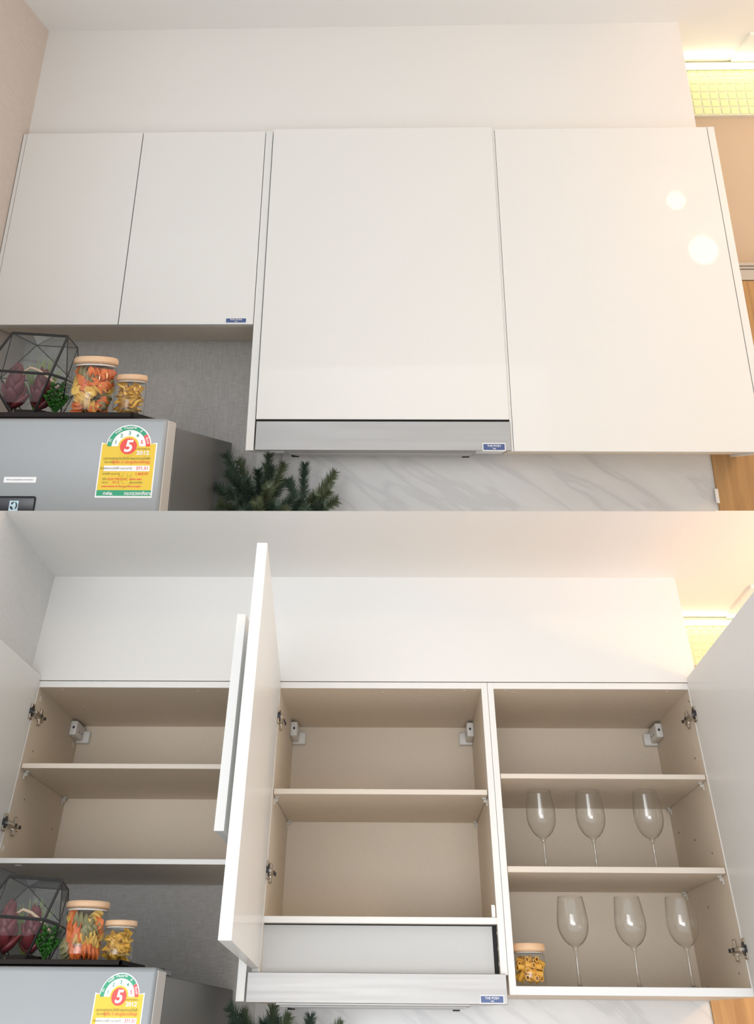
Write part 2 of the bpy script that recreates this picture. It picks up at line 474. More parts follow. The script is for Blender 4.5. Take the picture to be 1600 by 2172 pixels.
# strip of lime mosaic under a tube lamp, high on the wall to the right
def build_tile_strip(R, x0, y, z0, z1, px, pz, nx, nz):
    t = thing('mosaic_strip', 'lime green mosaic tile strip glowing under the tube lamp, right of the %s' % R.state, 'tiles', R, (x0, y, z0))
    obj('grout_bed', box((x0 - 0.02, y, z0 - 0.002), (x0 + nx * px, y + 0.02, z1 + 0.002)), 'grout', t)
    proto = None
    for i in range(nx):
        for j in range(nz):
            lo = Vector((x0 + i * px + px * 0.08, y - 0.004, z0 + j * pz + pz * 0.08))
            if proto is None:
                bm = box((0, 0, 0), (px * 0.84, 0.006, pz * 0.84), 0.0015, 1)
                proto = obj('tile', bm, 'tile', None, R)
                o = proto
            else:
                o = proto.copy(); col.objects.link(o)
            o.parent = t
            o.matrix_parent_inverse = Matrix.Identity(4)
            o.matrix_basis = Matrix.Translation(lo - base_of(t))
    return t
def build_tube_lamp(R, x0, x1, y, z, r):
    t = thing('tube_lamp', 'glowing warm white tube lamp above the mosaic strip in the %s kitchen' % R.key, 'lamp', R, (x0, y, z))
    bm = bmesh.new(); cyl(bm, (x0 + 0.02, y, z), (x1 - 0.02, y, z), r, 16)
    obj('tube', bm, 'tube', t, smooth=True)
    for xa, xb in ((x0, x0 + 0.02), (x1 - 0.02, x1)):
        bm = bmesh.new(); cyl(bm, (xa, y, z), (xb, y, z), r * 1.15, 16)
        obj('end_cap', bm, 'lamp_metal', t, smooth=True)
    obj('batten', box((x0, y + r, z - 0.004), (x1, y + r + 0.012, z + 0.012)), 'lamp_metal', t)
def build_globe(R, x, y, ztop, r, bulb, label, drop=0.03):
    t = thing('globe_lamp', label, 'lamp', R, (x, y, ztop))
    bm = lathe(bmesh.new(), [(0, 0), (0.05, 0), (0.05, -0.012), (0.014, -0.02), (0.012, -drop - 0.01), (0, -drop - 0.01)], (x, y, ztop), 20)
    obj('ceiling_rose', bm, 'lamp_metal', t, smooth=True)
    zc = ztop - drop - r
    bm = bmesh.new(); bmesh.ops.create_uvsphere(bm, u_segments=24, v_segments=14, radius=r, matrix=Matrix.Translation((x, y, zc)))
    obj('globe', bm, bulb, t, smooth='all')

# ------------------------------------------------------------------ stickers
def posh_sticker(parent, x0, x1, z0, z1, y, name='sticker'):
    """blue label with white border and lettering on a face towards -Y"""
    bm = bmesh.new()
    w, h = x1 - x0, z1 - z0
    bx(bm, (x0, y - 0.0010, z0), (x1, y + 0.0005, z1), 0)
    m = h * 0.12
    bx(bm, (x0 + m, y - 0.0016, z0 + m), (x1 - m, y - 0.0008, z1 - m), 1)
    cx = (x0 + x1) / 2
    text_bm(bm, 'THE POSH', cx, y - 0.0018, z0 + h * 0.63, h * 0.40, 1.0 * (w / h) / 3.15, 1.0, 2, bold=0.012)
    text_bm(bm, 'Villa', cx, y - 0.0018, z0 + h * 0.29, h * 0.26, 1.0 * (w / h) / 3.15, 1.0, 2, shear=0.3, bold=0.012)
    o = obj(name, bm, ['st_white', 'st_blue', 'st_white'], parent)
    o['label'] = 'blue sticker with white lettering'
    return o

# ------------------------------------------------------------------ cabinets, upper storey (closed)
def build_cabinets_upper():
    R = UPP
    c, b = 0.043, 0.326
    zt, zl, zm, zb = 0.012, -0.629, -0.901, -0.985
    x0, x1, x2, x3, x4, x5, x6, x7 = -1.228, -0.807, -0.381, -0.355, 0.392, 0.400, 1.115, 1.138
    th = 0.016
    def carcass(t, xa, xb, za, ztop, front=c):
        obj('side_panel', box((xa, front, za), (xa + th, b, ztop)), 'taupe', t)
        obj('side_panel', box((xb - th, front, za), (xb, b, ztop)), 'taupe', t)
        obj('top_panel', box((xa + th, front, ztop - th), (xb - th, b, ztop)), 'taupe', t)
        obj('bottom_panel', box((xa + th, front, za), (xb - th, b, za + th)), 'taupe', t)
        obj('back_panel', box((xa + th, b - 0.006, za + th), (xb - th, b, ztop - th)), 'taupe', t)
    dz = zt
    # cabinet above the refrigerator
    t = thing('wall_cabinet', 'closed white two-door wall cabinet above the upper refrigerator', 'cabinet', R, (x0, c, zl))
    carcass(t, x0 + 0.012, x2, zl, 0.008)
    obj('filler_strip', box((x0, 0.003, zl), (x0 + 0.0125, c, dz), 0.001, 1), 'lacquer', t)
    d = obj('door', box((x0 + 0.0145, 0.0, zl), (x1 - 0.0015, 0.038, dz), 0.0012), 'lacquer', t)
    d2 = obj('door', box((x1 + 0.0015, 0.0, zl), (x2 - 0.002, 0.038, dz), 0.0012), 'lacquer', t)
    posh_sticker(d2, -0.469, -0.403, -0.6255, -0.6095, 0.0)
    # middle cabinet with the hood below
    t = thing('wall_cabinet', 'closed white single-door wall cabinet above the upper cooker hood', 'cabinet', R, (x2, c, zb))
    obj('side_panel', box((x2, 0.002, zb), (x3 - 0.0022, b, dz), 0.001, 1), 'lacquer', t)
    obj('side_panel', box((x4 - th, c, zm + 0.01), (x4, b, 0.008)), 'taupe', t)
    obj('top_panel', box((x3, c, 0.008 - th), (x4 - th, b, 0.008)), 'taupe', t)
    obj('bottom_panel', box((x3, c, zm + 0.012), (x4 - th, b, zm + 0.028)), 'taupe', t)
    obj('door', box((x3 + 0.0008, -0.004, zm), (x4, 0.038, dz + 0.006), 0.0012), 'lacquer', t)
    # right cabinet
    t = thing('wall_cabinet', 'closed white single-door wall cabinet lit warm at the right, under the lamp reflections', 'cabinet', R, (x5, c, zb))
    carcass(t, x5 - 0.004, x7 - 0.024, zb + 0.004, 0.008)
    obj('filler_strip', box((x4 + 0.001, 0.004, zb), (x5, c, dz - 0.002)), 'lacquer', t)
    obj('door', box((x5 + 0.001, 0.0, zb), (x6 - 0.002, 0.038, dz - 0.001), 0.0012), 'lacquer', t)
    obj('end_panel', box((x6, 0.0, zb - 0.002), (x7, b, dz), 0.0012), 'lacquer', t)
    # hood
    t = thing('cooker_hood', 'brushed steel cooker hood closed flush under the upper middle cabinet door', 'cooker hood', R, (x3, 0, zb))
    hood_parts(t, x3 + 0.002, x4 + 0.002, zb + 0.001, zm - 0.005, -0.001, 0.014, b - 0.02)
    obj('gap_shade_strip', box((x3, 0.012, zm - 0.006), (x4 + 0.004, 0.03, zm + 0.004)), 'gap', t)  # near-black strip paints the shade between door and hood
    posh_sticker(t, 0.3105, 0.377, -0.9845, -0.9635, -0.001)

def hood_parts(t, xa, xb, z0, z1, y0, y1, yb):
    obj('front_panel', box((xa, y0, z0), (xb, y1, z1), 0.001, 1), 'steel', t)
    obj('body', box((xa + 0.006, y1, z0 + 0.003), (xb - 0.006, yb, z1 - 0.006)), 'plastic', t)
    w = xb - xa
    obj('filter_tray', box((xa + 0.08, y1 + 0.03, z0 - 0.004), (xb - 0.10, yb - 0.03, z0 + 0.004), 0.001, 1), 'steel', t)
    for k in range(14):
        y = y1 + 0.05 + k * (yb - y1 - 0.10) / 13
        obj('filter_rib', box((xa + 0.09, y, z0 - 0.006), (xb - 0.11, y + 0.006, z0 - 0.003)), 'grey_panel', t)
    for x in (xa + 0.075, xb - 0.13):
        obj('foot', box((x, yb - 0.04, z0 - 0.009), (x + 0.022, yb - 0.02, z0 - 0.002)), 'gap', t)

# ------------------------------------------------------------------ hinges and fittings
def hinge(t, xs, z, side, door_x, door_y, flip=1):
    """concealed hinge: cross plate on the cabinet side at xs, arm, cup plate on the open door"""
    bm = bmesh.new()
    x1 = xs + side * 0.006
    bx(bm, (min(xs, x1), 0.035, z - 0.016), (max(xs, x1), 0.110, z + 0.0), 0, 0.002, 1)
    h = obj('hinge', bm, 'nickel', t)
    bm = bmesh.new()
    x2 = xs + side * 0.009
    bx(bm, (min(xs, x2), 0.060, z - 0.030), (max(xs, x2), 0.080, z + 0.016), 0, 0.003, 1)
    obj('mounting_plate', bm, 'nickel', h)
    bm = bmesh.new()
    a, bq = xs + side * 0.003, xs + side * 0.016
    bx(bm, (min(a, bq), -0.012, z - 0.013), (max(a, bq), 0.085, z - 0.002), 0, 0.0025, 1)
    obj('arm', bm, 'nickel', h)
    for dy in (0.050, 0.092):
        bm = bmesh.new()
        cyl(bm, (xs + side * 0.012, dy, z - 0.007), (xs + side * 0.019, dy, z - 0.007), 0.0045, 10)
        obj('screw', bm, 'darkmetal', h, smooth=True)
    # cup flange on the door's inner face
    bm = bmesh.new()
    fx0, fx1 = door_x, door_x + side * 0.005
    bx(bm, (min(fx0, fx1), door_y - 0.030, z - 0.028), (max(fx0, fx1), door_y + 0.0, z + 0.014), 0, 0.002, 1)
    obj('cup_plate', bm, 'nickel', h)
    bm = bmesh.new()
    cyl(bm, (door_x, door_y - 0.018, z - 0.007), (door_x + side * 0.008, door_y - 0.018, z - 0.007), 0.014, 18)
    obj('cup', bm, 'darkmetal', h, smooth=True)

def bracket(t, xs, side, z0=-0.077, z1=-0.028, y0=0.455, yb=0.594):
    bm = bmesh.new()
    xa, xb = sorted((xs, xs + side * 0.026))
    bx(bm, (xa, y0, z0 + 0.006), (xb, yb, z1), 0, 0.005, 2)
    o = obj('hanging_bracket', bm, 'plastic', t, smooth=True)
    xa2, xb2 = sorted((xs, xs + side * 0.050))
    obj('back_flange', box((xa2, yb - 0.030, z0), (xb2, yb, z1 - 0.012), 0.004), 'plastic', o, smooth=True)
    for (yy, zz, rr) in ((y0 - 0.001, (z0 + z1) / 2 + 0.004, 0.004),):
        bm = bmesh.new(); cx = xs + side * 0.014
        cyl(bm, (cx, yy + 0.003, zz), (cx, yy - 0.001, zz), rr, 12)
        obj('screw', bm, 'darkmetal', o, smooth=True)
    for yy in (0.50, 0.535):
        bm = bmesh.new(); cx = xs + side * 0.026
        cyl(bm, (cx - side * 0.002, yy, z0 + 0.022), (cx + side * 0.001, yy, z0 + 0.022), 0.003, 10)
        obj('screw', bm, 'darkmetal', o, smooth=True)
def pin(t, xs, side, y, z):
    bm = bmesh.new()
    cyl(bm, (xs, y, z - 0.008), (xs + side * 0.012, y, z - 0.008), 0.005, 10)
    bx(bm, (min(xs + side * 0.003, xs + side * 0.016), y - 0.006, z - 0.004), (max(xs + side * 0.003, xs + side * 0.016), y + 0.006, z - 0.0005))
    bx(bm, (min(xs, xs + side * 0.004), y - 0.003, z - 0.020), (max(xs, xs + side * 0.004), y + 0.003, z - 0.004))
    obj('shelf_pin', bm, 'clear_pin', t)
def dot(t, p, axis, r, m, name='screw_cap'):
    bm = bmesh.new()
    q = Vector(p); d = Vector(axis) * 0.0012
    cyl(bm, q - d, q + d, r, 14)
    obj(name, bm, m, t, smooth=True)

# ------------------------------------------------------------------ cabinets, lower storey (open)
def build_cabinets_lower():
    R = LOW
    b = 0.594
    zT, zt = -0.0035, -0.021
    def board(t, name, lo, hi, m, front=True, fm='edge', ft=0.003):
        o = obj(name, box(lo, hi), m, t)
        if front:
            obj('edge_band', box((lo[0], lo[1] - ft, lo[2]), (hi[0], lo[1], hi[2]), 0.0008, 1), fm, o)
        return o
    E = 0.003
    # --- left cabinet
    t = thing('wall_cabinet', 'open two-door wall cabinet with one shelf above the lower refrigerator', 'cabinet', R, (-1.18, 0, -0.464))
    xL, xR = -1.158, -0.366
    board(t, 'side_panel', (-1.180, E, -0.464), (xL, b, zT), 'taupe')
    board(t, 'side_panel', (xR, E, -0.464), (xR + 0.012, b, zT), 'taupe')
    board(t, 'top_panel', (xL, E, zt), (xR, b, zT), 'taupe')
    board(t, 'bottom_panel', (xL, E, -0.464), (xR, b, -0.452), 'taupe')
    obj('back_panel', box((xL, b - 0.004, -0.452), (xR, b, zt)), 'taupe', t)
    s = board(t, 'shelf', (xL + 0.002, 0.012, -0.236), (xR - 0.002, b - 0.006, -0.2235), 'taupe', fm='shelf_edge')
    for y in (0.06, 0.555): pin(t, xL, 1, y, -0.236)
    bracket(t, xL, 1)
    for y, z in ((0.045, -0.045), (0.540, -0.086), (0.028, -0.428)): dot(t, (xL, y, z), (1, 0, 0), 0.008, 'plastic')
    dot(t, (-1.106, 0.05, -0.464), (0, 0, 1), 0.011, 'plastic')
    for y, z in ((0.09, -0.18), (0.12, -0.30), (0.50, -0.33)): dot(t, (xL, y, z), (1, 0, 0), 0.0022, 'hole', 'drill_hole')
    for x, y in ((-1.085, 0.03), (-0.62, 0.05), (-1.07, 0.27)): dot(t, (x, y, zt), (0, 0, 1), 0.004, 'clear_pin')
    mt = door_matrix(-1.1595, -0.006, math.radians(-91.2))
    obj('door', box((0, -0.022, -0.464), (0.60, 0.0, 0.010), 0.0012, 2, mt), 'lacquer', t)
    hinge(t, xL, -0.085, 1, -1.159, -0.004)
    hinge(t, xL, -0.365, 1, -1.159, -0.004)
    mt = door_matrix(-0.362, -0.006, math.radians(-90.8))
    obj('door', box((0, -0.026, -0.464), (0.69, 0.0, 0.010), 0.0012, 2, mt), 'lacquer', t)
    # --- middle cabinet
    t = thing('wall_cabinet', 'open single-door wall cabinet with one shelf above the lower cooker hood', 'cabinet', R, (-0.36, 0, -0.745))
    xL, xR = -0.330, 0.355
    board(t, 'side_panel', (-0.353, E, -0.745), (xL, b, zT), 'taupe')
    board(t, 'side_panel', (xR, E, -0.690), (0.3755, b, zT), 'taupe')
    obj('cover_panel', box((-0.390, -0.022, -0.745), (-0.3655, 0.0, -0.474), 0.001, 1), 'lacquer', t)
    board(t, 'top_panel', (xL, E, zt), (xR, b, zT), 'taupe')
    board(t, 'bottom_panel', (xL, E, -0.588), (xR, b, -0.574), 'taupe')
    obj('back_panel', box((xL, b - 0.004, -0.574), (xR, b, zt)), 'taupe', t)
    board(t, 'shelf', (xL + 0.002, 0.012, -0.297), (xR - 0.002, b - 0.006, -0.284), 'taupe', fm='shelf_edge')
    obj('hood_cover', box((xL, 0.030, -0.700), (xR - 0.014, 0.045, -0.591)), 'grey_panel', t)
    obj('gap_shade_strip', box((xR - 0.016, 0.040, -0.70), (xR, 0.06, -0.588)), 'gap', t)  # dark strip stands in for the shade beside the hood cover
    obj('gap_shade_strip', box((xL, 0.034, -0.5915), (xR, 0.05, -0.588)), 'gap', t)  # dark strip stands in for the shade above the hood cover
    for z in (-0.605, -0.637, -0.668): dot(t, (xR, 0.03, z), (1, 0, 0), 0.004, 'plastic')
    for y in (0.06, 0.555):
        pin(t, xL, 1, y, -0.297); pin(t, xR, -1, y, -0.297)
    bracket(t, xL, 1); bracket(t, xR, -1)
    for x, y in ((-0.29, 0.03), (0.02, 0.055), (0.30, 0.03)): dot(t, (x, y, zt), (0, 0, 1), 0.004, 'clear_pin')
    mt = door_matrix(-0.331, -0.006, math.radians(-86.5))
    obj('door', box((0, -0.026, -0.681), (1.25, 0.0, 0.012), 0.0012, 2, mt), 'lacquer', t)
    hinge(t, xL, -0.095, 1, -0.329, -0.004)
    hinge(t, xL, -0.470, 1, -0.329, -0.004)
    bm = box((xR - 0.014, 0.02, -0.574), (xR, 0.035, -0.545), 0.002)
    obj('door_catch', bm, 'nickel', t)
    # --- right cabinet
    t = thing('wall_cabinet', 'open single-door wall cabinet with two shelves holding wine glasses', 'cabinet', R, (0.376, 0, -0.728))
    xL, xR = 0.3965, 1.056
    board(t, 'side_panel', (0.3765, E, -0.728), (xL, b, zT), 'taupe')
    board(t, 'side_panel', (xR, E, -0.728), (1.074, b, zT), 'taupe')
    board(t, 'top_panel', (xL, E, zt), (xR, b, zT), 'taupe')
    board(t, 'bottom_panel', (xL, E, -0.728), (xR, b, -0.711), 'taupe')
    obj('back_panel', box((xL, b - 0.004, -0.711), (xR, b, zt)), 'taupe', t)
    board(t, 'shelf', (xL + 0.002, 0.012, -0.256), (xR - 0.002, b - 0.006, -0.244), 'taupe', fm='shelf_edge')
    board(t, 'shelf', (xL + 0.002, 0.012, -0.476), (xR - 0.002, b - 0.006, -0.4625), 'taupe', fm='shelf_edge')
    for y in (0.06, 0.555):
        pin(t, xR, -1, y, -0.256); pin(t, xR, -1, y, -0.476)
    bracket(t, xR, -1)
    for x, y in ((0.44, 0.03), (0.47, 0.05), (0.99, 0.03)): dot(t, (x, y, zt), (0, 0, 1), 0.004, 'clear_pin')
    for y, z in ((0.02, -0.05), (0.09, -0.19), (0.30, -0.37), (0.50, -0.33), (0.12, -0.42), (0.30, -0.53), (0.10, -0.68), (0.50, -0.70)): dot(t, (xR, y, z), (1, 0, 0), 0.0024, 'hole', 'drill_hole')
    mt = door_matrix(1.0575, -0.006, math.radians(-91.0))
    obj('door', box((0, 0.0, -0.742), (0.98, 0.024, 0.010), 0.0012, 2, mt), 'lacquer', t)
    hinge(t, xR, -0.085, -1, 1.057, -0.004)
    hinge(t, xR, -0.628, -1, 1.057, -0.004)
    # --- hood
    t = thing('cooker_hood', 'brushed steel cooker hood below the grey cover panel of the open middle cabinet', 'cooker hood', R, (-0.36, 0, -0.745))
    hood_parts(t, -0.3605, 0.3675, -0.747, -0.6885, -0.030, -0.014, b - 0.06)
    posh_sticker(t, 0.291, 0.357, -0.7455, -0.7290, -0.030)

# ------------------------------------------------------------------ refrigerator
def build_fridge(R, xl, xr, yf, yd, yb, ztop, zbody, zbot, lab, strip, panel, hinge_cover):
    t = thing('refrigerator', 'silver refrigerator with yellow energy label below the %s' % R.state, 'refrigerator', R, (xr, yf, zbot))
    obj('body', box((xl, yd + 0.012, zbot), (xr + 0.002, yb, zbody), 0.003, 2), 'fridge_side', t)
    obj('gasket', box((xl + 0.01, yd, zbot), (xr - 0.008, yd + 0.013, zbody - 0.006)), 'gap', t)
    d = obj('door', box((xl, yf, zbot), (xr, yd, ztop), 0.008, 3), 'fridge', t, smooth=True)
    obj('edge_trim', box((xr - 0.003, yf + 0.010, zbot), (xr + 0.0022, yd, ztop - 0.004), 0.0015, 1), 'fridge_trim', t)
    if hinge_cover:
        obj('hinge_cover', box((xr - 0.10, yd + 0.004, zbody - 0.001), (xr - 0.004, yd + 0.10, zbody + 0.012), 0.003), 'black', t)
    # energy label: lx0..lx1 wide, zb..za sheet, arc above
    lx0, lx1, za, zb_, ztoparc = lab
    w = lx1 - lx0; h = za - zb_; cx = (lx0 + lx1) / 2 - 0.01 * w
    kz = (ztoparc - za + 0.10 * h) / (w * 0.40)
    y = yf
    zc0 = za - 0.07 * h
    def arc(r0, r1, a0, a1, n=28):
        out = [(cx + r1 * math.cos(a), zc0 + kz * r1 * math.sin(a)) for a in [a0 + (a1 - a0) * k / n for k in range(n + 1)]]
        inn = [(cx + r0 * math.cos(a), zc0 + kz * r0 * math.sin(a)) for a in [a1 + (a0 - a1) * k / n for k in range(n + 1)]]
        return out, inn
    Rr = w * 0.405
    # backing sheet: rectangle with half-disc top
    pts = [(lx0, zb_), (lx1, zb_), (lx1, za)] + [(cx + Rr * math.cos(a), zc0 + kz * Rr * math.sin(a)) for a in [0.12 + (PI - 0.24) * k / 30 for k in range(31)]] + [(lx0, za)]
    e = obj('energy_label', prism_xz(bmesh.new(), pts, y - 0.0010, y + 0.001), 'st_white', t)
    e['label'] = 'yellow and green energy rating label'
    m = w * 0.022
    obj('yellow_field', box((lx0 + m, y - 0.0014, zb_ + 0.135 * h), (lx1 - m, y - 0.0008, za - m)), 'st_yellow', e)
    obj('green_footer', box((lx0 + m, y - 0.0014, zb_ + m * 1.3), (lx1 - m, y - 0.0008, zb_ + 0.135 * h)), 'st_green', e)
    # white dial, green band, red end
    o_, i_ = arc(w * 0.001, w * 0.385, 0.0, PI)
    obj('dial', prism_xz(bmesh.new(), o_ + [(cx - w * 0.38, zc0 - 0.01 * h), (cx + w * 0.38, zc0 - 0.01 * h)][:0] + [(cx, zc0)], y - 0.0018, y - 0.0009), 'st_white', e)
    def band(a0, a1, m_, nm):
        bm = bmesh.new(); n = max(4, int(20 * abs(a1 - a0) / PI))
        for k in range(n):
            b0, b1 = a0 + (a1 - a0) * k / n, a0 + (a1 - a0) * (k + 1) / n
            q = [(cx + r * math.cos(a), zc0 + kz * r * math.sin(a)) for r, a in ((w * 0.31, b0), (w * 0.385, b0), (w * 0.385, b1), (w * 0.31, b1))]
            prism_xz(bm, q, y - 0.0024, y - 0.0010)
        obj(nm, bm, m_, e)
    band(math.radians(37), PI, 'st_green', 'green_band')
    band(0.0, math.radians(36), 'st_red', 'red_band')
    def disc(r, m_, nm, yy):
        bm = bmesh.new()
        prism_xz(bm, [(cx + r * math.cos(2 * PI * k / 32), zc0 - 0.0 * h + kz * r * math.sin(2 * PI * k / 32)) for k in range(32)], yy, yy + 0.0012)
        obj(nm, bm, m_, e)
    disc(w * 0.185, 'st_yellow', 'yellow_ring', y - 0.0026)
    disc(w * 0.150, 'st_red', 'red_disc', y - 0.0032)
    S = w
    bm = bmesh.new()
    text_bm(bm, '5', cx, y - 0.0036, zc0 - 0.005 * w, 0.30 * S, 1, kz, 0, bold=0.03, shear=0.15)
    for k, s_ in enumerate(('ต่ำ', 'พอใช้', 'ปานกลาง', 'ดี', 'ดีมาก')):
        a = PI - (k + 0.5) * PI / 5
        text_bm(bm, s_, cx + w * 0.348 * math.cos(a), y - 0.0028, zc0 + kz * w * 0.348 * math.sin(a), 0.062 * S, 1, kz, 0, rot=a - PI / 2, bold=0.02)
    text_bm(bm, '2012', cx + 0.27 * w, y - 0.0020, zc0 - 0.125 * w * kz, 0.10 * S, 1.15, kz, 0, bold=0.03)
    text_bm(bm, 'กฟผ.', lx0 + 0.23 * w, y - 0.0020, zb_ + 0.075 * h, 0.085 * S, 1, kz, 0, bold=0.02)
    text_bm(bm, 'กระทรวงพลังงาน', lx1 - 0.24 * w, y - 0.0020, zb_ + 0.075 * h, 0.085 * S, 0.85, kz, 0, bold=0.02)
    obj('white_lettering', bm, 'st_white', e)['kind'] = 'stuff'
    bm = bmesh.new()
    for k, s_ in enumerate('1234'):
        a = PI - (k + 0.5) * PI / 5
        text_bm(bm, s_, cx + w * 0.245 * math.cos(a), y - 0.0022, zc0 + kz * w * 0.245 * math.sin(a), 0.095 * S, 1, kz, 0, bold=0.01)
    obj('dial_numbers', bm, 'st_green', e)['kind'] = 'stuff'
    a = PI - 4.5 * PI / 5
    bm = bmesh.new()
    text_bm(bm, '5', cx + w * 0.245 * math.cos(a), y - 0.0022, zc0 + kz * w * 0.245 * math.sin(a), 0.095 * S, 1, kz, 0, bold=0.01)
    zz = lambda f: za - f * h
    text_bm(bm, 'ตู้เย็น 2 ประตู(ขนาดใหญ่)', cx + 0.08 * w, y - 0.0020, zz(0.36), 0.068 * S, 1, kz, 0, bold=0.005)
    text_bm(bm, '371.31', lx0 + 0.78 * w, y - 0.0030, zz(0.475), 0.082 * S, 1, kz, 0, bold=0.005)
    text_bm(bm, '1,469.97', lx0 + 0.78 * w, y - 0.0020, zz(0.575), 0.068 * S, 1, kz, 0, bold=0.005)
    text_bm(bm, 'ELECTROLUX', lx0 + 0.36 * w, y - 0.0020, zz(0.67), 0.055 * S, 1, kz, 0, bold=0.005)
    strokes(bm, lx0 + 0.58 * w, lx0 + 0.80 * w, y - 0.0016, zz(0.67), 0.030 * S * kz, 5)
    text_bm(bm, '371.3', lx0 + 0.34 * w, y - 0.0020, zz(0.73), 0.055 * S, 1, kz, 0, bold=0.005)
    strokes(bm, lx0 + 0.10 * w, lx0 + 0.80 * w, y - 0.0016, zz(0.80), 0.024 * S * kz, 6)
    obj('red_print', bm, 'st_red', e)['kind'] = 'stuff'
    obj('value_box', box((lx0 + 0.10 * w, y - 0.0024, zz(0.525)), (lx1 - 0.09 * w, y - 0.0012, zz(0.425))), 'st_white', e)
    bm = bmesh.new()
    text_bm(bm, 'ฉลากแสดงประสิทธิภาพอุปกรณ์ไฟฟ้า', cx, y - 0.0020, zz(0.295), 0.066 * S, 0.88, kz, 0)
    text_bm(bm, 'ประเภท :', lx0 + 0.19 * w, y - 0.0020, zz(0.36), 0.058 * S, 1, kz, 0)
    text_bm(bm, 'ค่าพลังงานไฟฟ้า (หน่วย/ปี)', lx0 + 0.32 * w, y - 0.0030, zz(0.475), 0.054 * S, 1, kz, 0)
    text_bm(bm, 'ค่าไฟฟ้า (บาท/ปี)', lx0 + 0.24 * w, y - 0.0020, zz(0.575), 0.048 * S, 1, kz, 0)
    text_bm(bm, 'ยี่ห้อ', lx0 + 0.14 * w, y - 0.0020, zz(0.67), 0.048 * S, 1, kz, 0)
    text_bm(bm, 'ขนาด', lx0 + 0.15 * w, y - 0.0020, zz(0.73), 0.048 * S, 1, kz, 0)
    text_bm(bm, 'ลูกบาศก์ฟุต', lx0 + 0.70 * w, y - 0.0020, zz(0.73), 0.048 * S, 1, kz, 0)
    text_bm(bm, 'เกณฑ์พลังงาน', cx + 0.27 * w, y - 0.0020, zc0 - 0.05 * w * kz, 0.045 * S, 1, kz, 0)
    obj('dark_print', bm, 'st_dark', e)['kind'] = 'stuff'
    # pale flame emblem behind the print
    bm = bmesh.new()
    ex, ez = cx + 0.0 * w, zz(0.70)
    for sx_ in (-1, 1):
        pts3 = [(ex + sx_ * w * q[0], y - 0.0016, ez + kz * w * q[1]) for q in ((0.0, -0.13), (0.09, -0.07), (0.12, 0.02), (0.10, 0.12), (0.05, 0.05), (0.03, 0.14))]
        tube(bm, pts3, w * 0.006, 5)
    tube(bm, [(ex + w * 0.05 * math.cos(k * 0.7), y - 0.0016, ez + kz * w * 0.05 * math.sin(k * 0.7)) for k in range(8)], w * 0.005, 5)
    obj('flame_emblem', bm, 'st_emblem', e)
    # white strip sticker and dark control panel with emblem
    if strip:
        sx0, sx1, sz0, sz1 = strip
        s_ = obj('strip_sticker', box((sx0, y - 0.0010, sz0), (sx1, y + 0.001, sz1)), 'st_white', t)
        s_['label'] = 'narrow white sticker with grey print'
        bm = bmesh.new()
        strokes(bm, sx0 + 0.006, sx1 - 0.006, y - 0.0009, (sz0 + sz1) / 2, (sz1 - sz0) * 0.26, 7)
        obj('lettering', bm, 'st_grey', s_)['kind'] = 'stuff'
    if panel:
        px0, px1, pz0, pz1, lx, lz, ls = panel
        p = obj('control_panel', box((px0, y - 0.003, pz0), (px1, y + 0.002, pz1), 0.0045, 3), 'black', t, smooth=True)
        p['label'] = 'glossy black control panel'
        bm = box((lx - ls, y - 0.0042, lz - ls), (lx + ls, y - 0.0025, lz + ls))
        q = obj('emblem', bm, ['cyan', 'black'], p)
        bm = bmesh.new()
        # dark lens shapes over the pale square
        def lens(c1, r1, a0, a1, c2, r2, b0, b1):
            n = 8
            pa = [(lx + ls * (c1[0] + r1 * math.cos(a0 + (a1 - a0) * k / n)), lz + ls * (c1[1] + r1 * math.sin(a0 + (a1 - a0) * k / n))) for k in range(n + 1)]
            pb = [(lx + ls * (c2[0] + r2 * math.cos(b0 + (b1 - b0) * k / n)), lz + ls * (c2[1] + r2 * math.sin(b0 + (b1 - b0) * k / n))) for k in range(n + 1)]
            prism_xz(bm, pa + pb, y - 0.0050, y - 0.0040)
        lens((0, 0), 0.82, -1.05, 1.35, (-0.55, 0.0), 1.08, 0.75, -0.55)
        prism_xz(bm, [(lx + ls * u, lz + ls * v) for u, v in ((-0.55, 0.62), (-0.1, 0.80), (0.05, 0.76), (-0.35, 0.25), (-0.62, 0.3))], y - 0.0050, y - 0.0040)
        prism_xz(bm, [(lx + ls * u, lz + ls * v) for u, v in ((-0.78, -0.05), (-0.25, -0.2), (0.02, -0.75), (-0.35, -0.72), (-0.7, -0.45))], y - 0.0050, y - 0.0040)
        obj('emblem_mark', bm, 'black', p)
    return t

# ------------------------------------------------------------------ jars and pasta
def fusilli_mesh(L, r):
    """three thin fins wound round a core"""
    bm = bmesh.new(); n, m = 30, 18
    rings = []
    for i in range(n + 1):
        z = (i / n - 0.5) * L; tw = i / n * 2 * PI * 1.25
        end = 1.0 if 0 < i < n else 0.7
        rings.append([bm.verts.new((end * r * (0.34 + 0.66 * (0.5 + 0.5 * math.cos(3 * 2 * PI * k / m)) ** 1.6) * math.cos(2 * PI * k / m + tw),
                                    end * r * (0.34 + 0.66 * (0.5 + 0.5 * math.cos(3 * 2 * PI * k / m)) ** 1.6) * math.sin(2 * PI * k / m + tw), z)) for k in range(m)])
    for a, b in zip(rings, rings[1:]):
        for k in range(m): bm.faces.new((a[k], a[(k + 1) % m], b[(k + 1) % m], b[k]))
    bm.faces.new(rings[0][::-1]); bm.faces.new(rings[-1])
    me = bpy.data.meshes.new('fusilli'); bm.to_mesh(me); bm.free()
    return me
